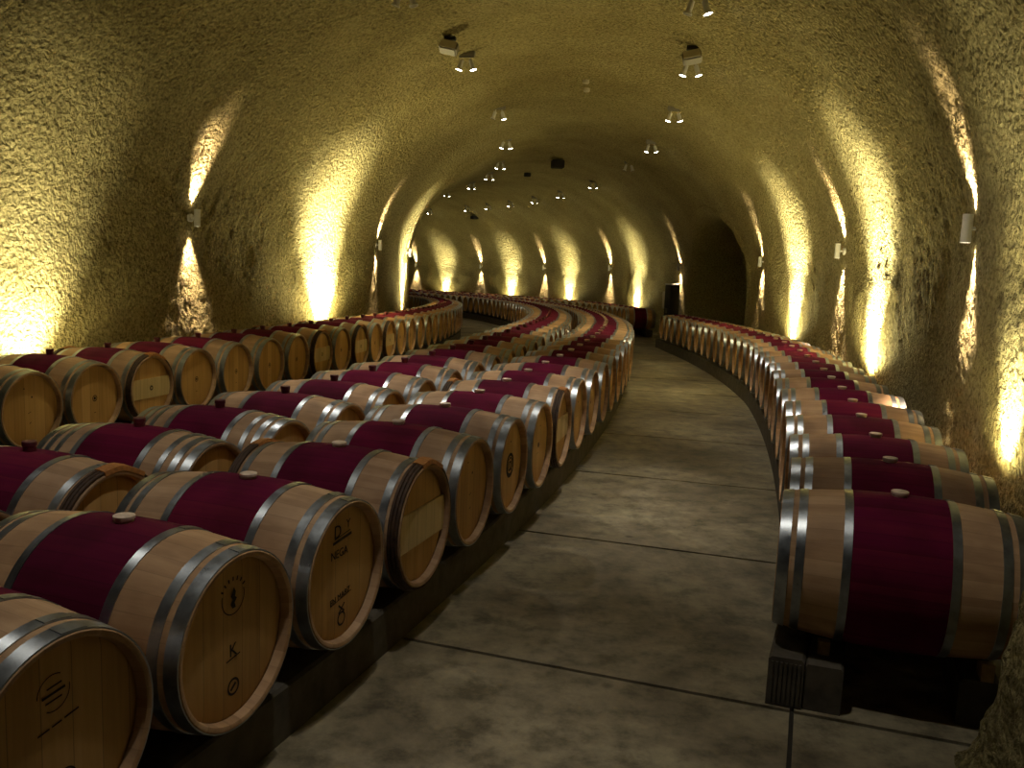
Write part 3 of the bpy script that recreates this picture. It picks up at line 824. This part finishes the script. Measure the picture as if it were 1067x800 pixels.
junction(28.05, -2.9, .2, .12, 'small dark junction box on the vault beyond the vent box', 'junction_box')
junction(40.6, -.3, .3, .14, 'small dark box on the farthest part of the vault', 'junction_box')

# tall dark cabinet and a small panel beyond the side passage
def cabinet():
    s_, ow = 24.05, CEN + HW
    root = empty('tall_cabinet', P(s_, ow - .2, 0), -head(s_))
    mb = MB(); mb.box((0, 0, .83), (.26, .64, 1.62), bev=.01); mb.build('body', M['dark'], root)
    for sg in (-1, 1):
        mb = MB(); mb.box((-.137, sg * .157, .83), (.016, .30, 1.55), bev=.004); d = mb.build('door', M['dark'], root)
        mb = MB(); mb.box((-.155, sg * .05, .85), (.02, .02, .16), bev=.004); mb.build('handle', M['grey'], d)
    mb = MB(); mb.box((0, 0, 1.66), (.30, .70, .04), bev=.006); mb.build('top', M['white'], root)['label'] = 'pale top edge'
    mb = MB(); mb.box((0, 0, .012), (.24, .60, .03), bev=.004); mb.build('plinth', M['dark'], root)
    tag(root, 'tall dark cabinet with a pale top against the wall beyond the side passage', 'cabinet')
    root = empty('wall_panel', P(25.25, ow - .05, 1.15), -head(25.25))
    mb = MB(); mb.box((0, 0, 0), (.08, .28, .55), bev=.01); mb.build('box', M['beige'], root)
    mb = MB(); mb.box((-.043, 0, 0), (.01, .24, .50), bev=.004); mb.build('cover', M['beige'], root)
    tag(root, 'small pale panel on the far wall left of the dark cabinet', 'panel')
cabinet()

# ------------------------------------------------------------------ camera, world, view
f, pit, rol = 921.785, .13669, .04179
cam = bpy.data.cameras.new('camera'); cam.sensor_width = 36; cam.lens = f / 1067 * 36; cam.clip_start = .05; cam.clip_end = 200
co = bpy.data.objects.new('camera', cam); COL.objects.link(co)
fw = Vector((0, math.cos(pit), -math.sin(pit))); up0 = Vector((0, math.sin(pit), math.cos(pit))); r0 = Vector((1, 0, 0))
R = r0 * math.cos(rol) + up0 * math.sin(rol); U = up0 * math.cos(rol) - r0 * math.sin(rol)
mt = Matrix((R, U, -fw)).transposed().to_4x4(); mt.translation = (0, 0, 1.8105); co.matrix_world = mt
SC.camera = co
w = bpy.data.worlds.new('world'); SC.world = w; w.use_nodes = True
w.node_tree.nodes['Background'].inputs[0].default_value = (0, 0, 0, 1); w.node_tree.nodes['Background'].inputs[1].default_value = 0
SC.view_settings.view_transform = 'Standard'; SC.view_settings.look = 'None'; SC.view_settings.gamma = 1; SC.view_settings.use_curve_mapping = False
SC.view_settings.exposure = 0.1
SC.cycles.use_denoising = True; SC.cycles.max_bounces = 6; SC.cycles.diffuse_bounces = 4; SC.cycles.sample_clamp_indirect = 6
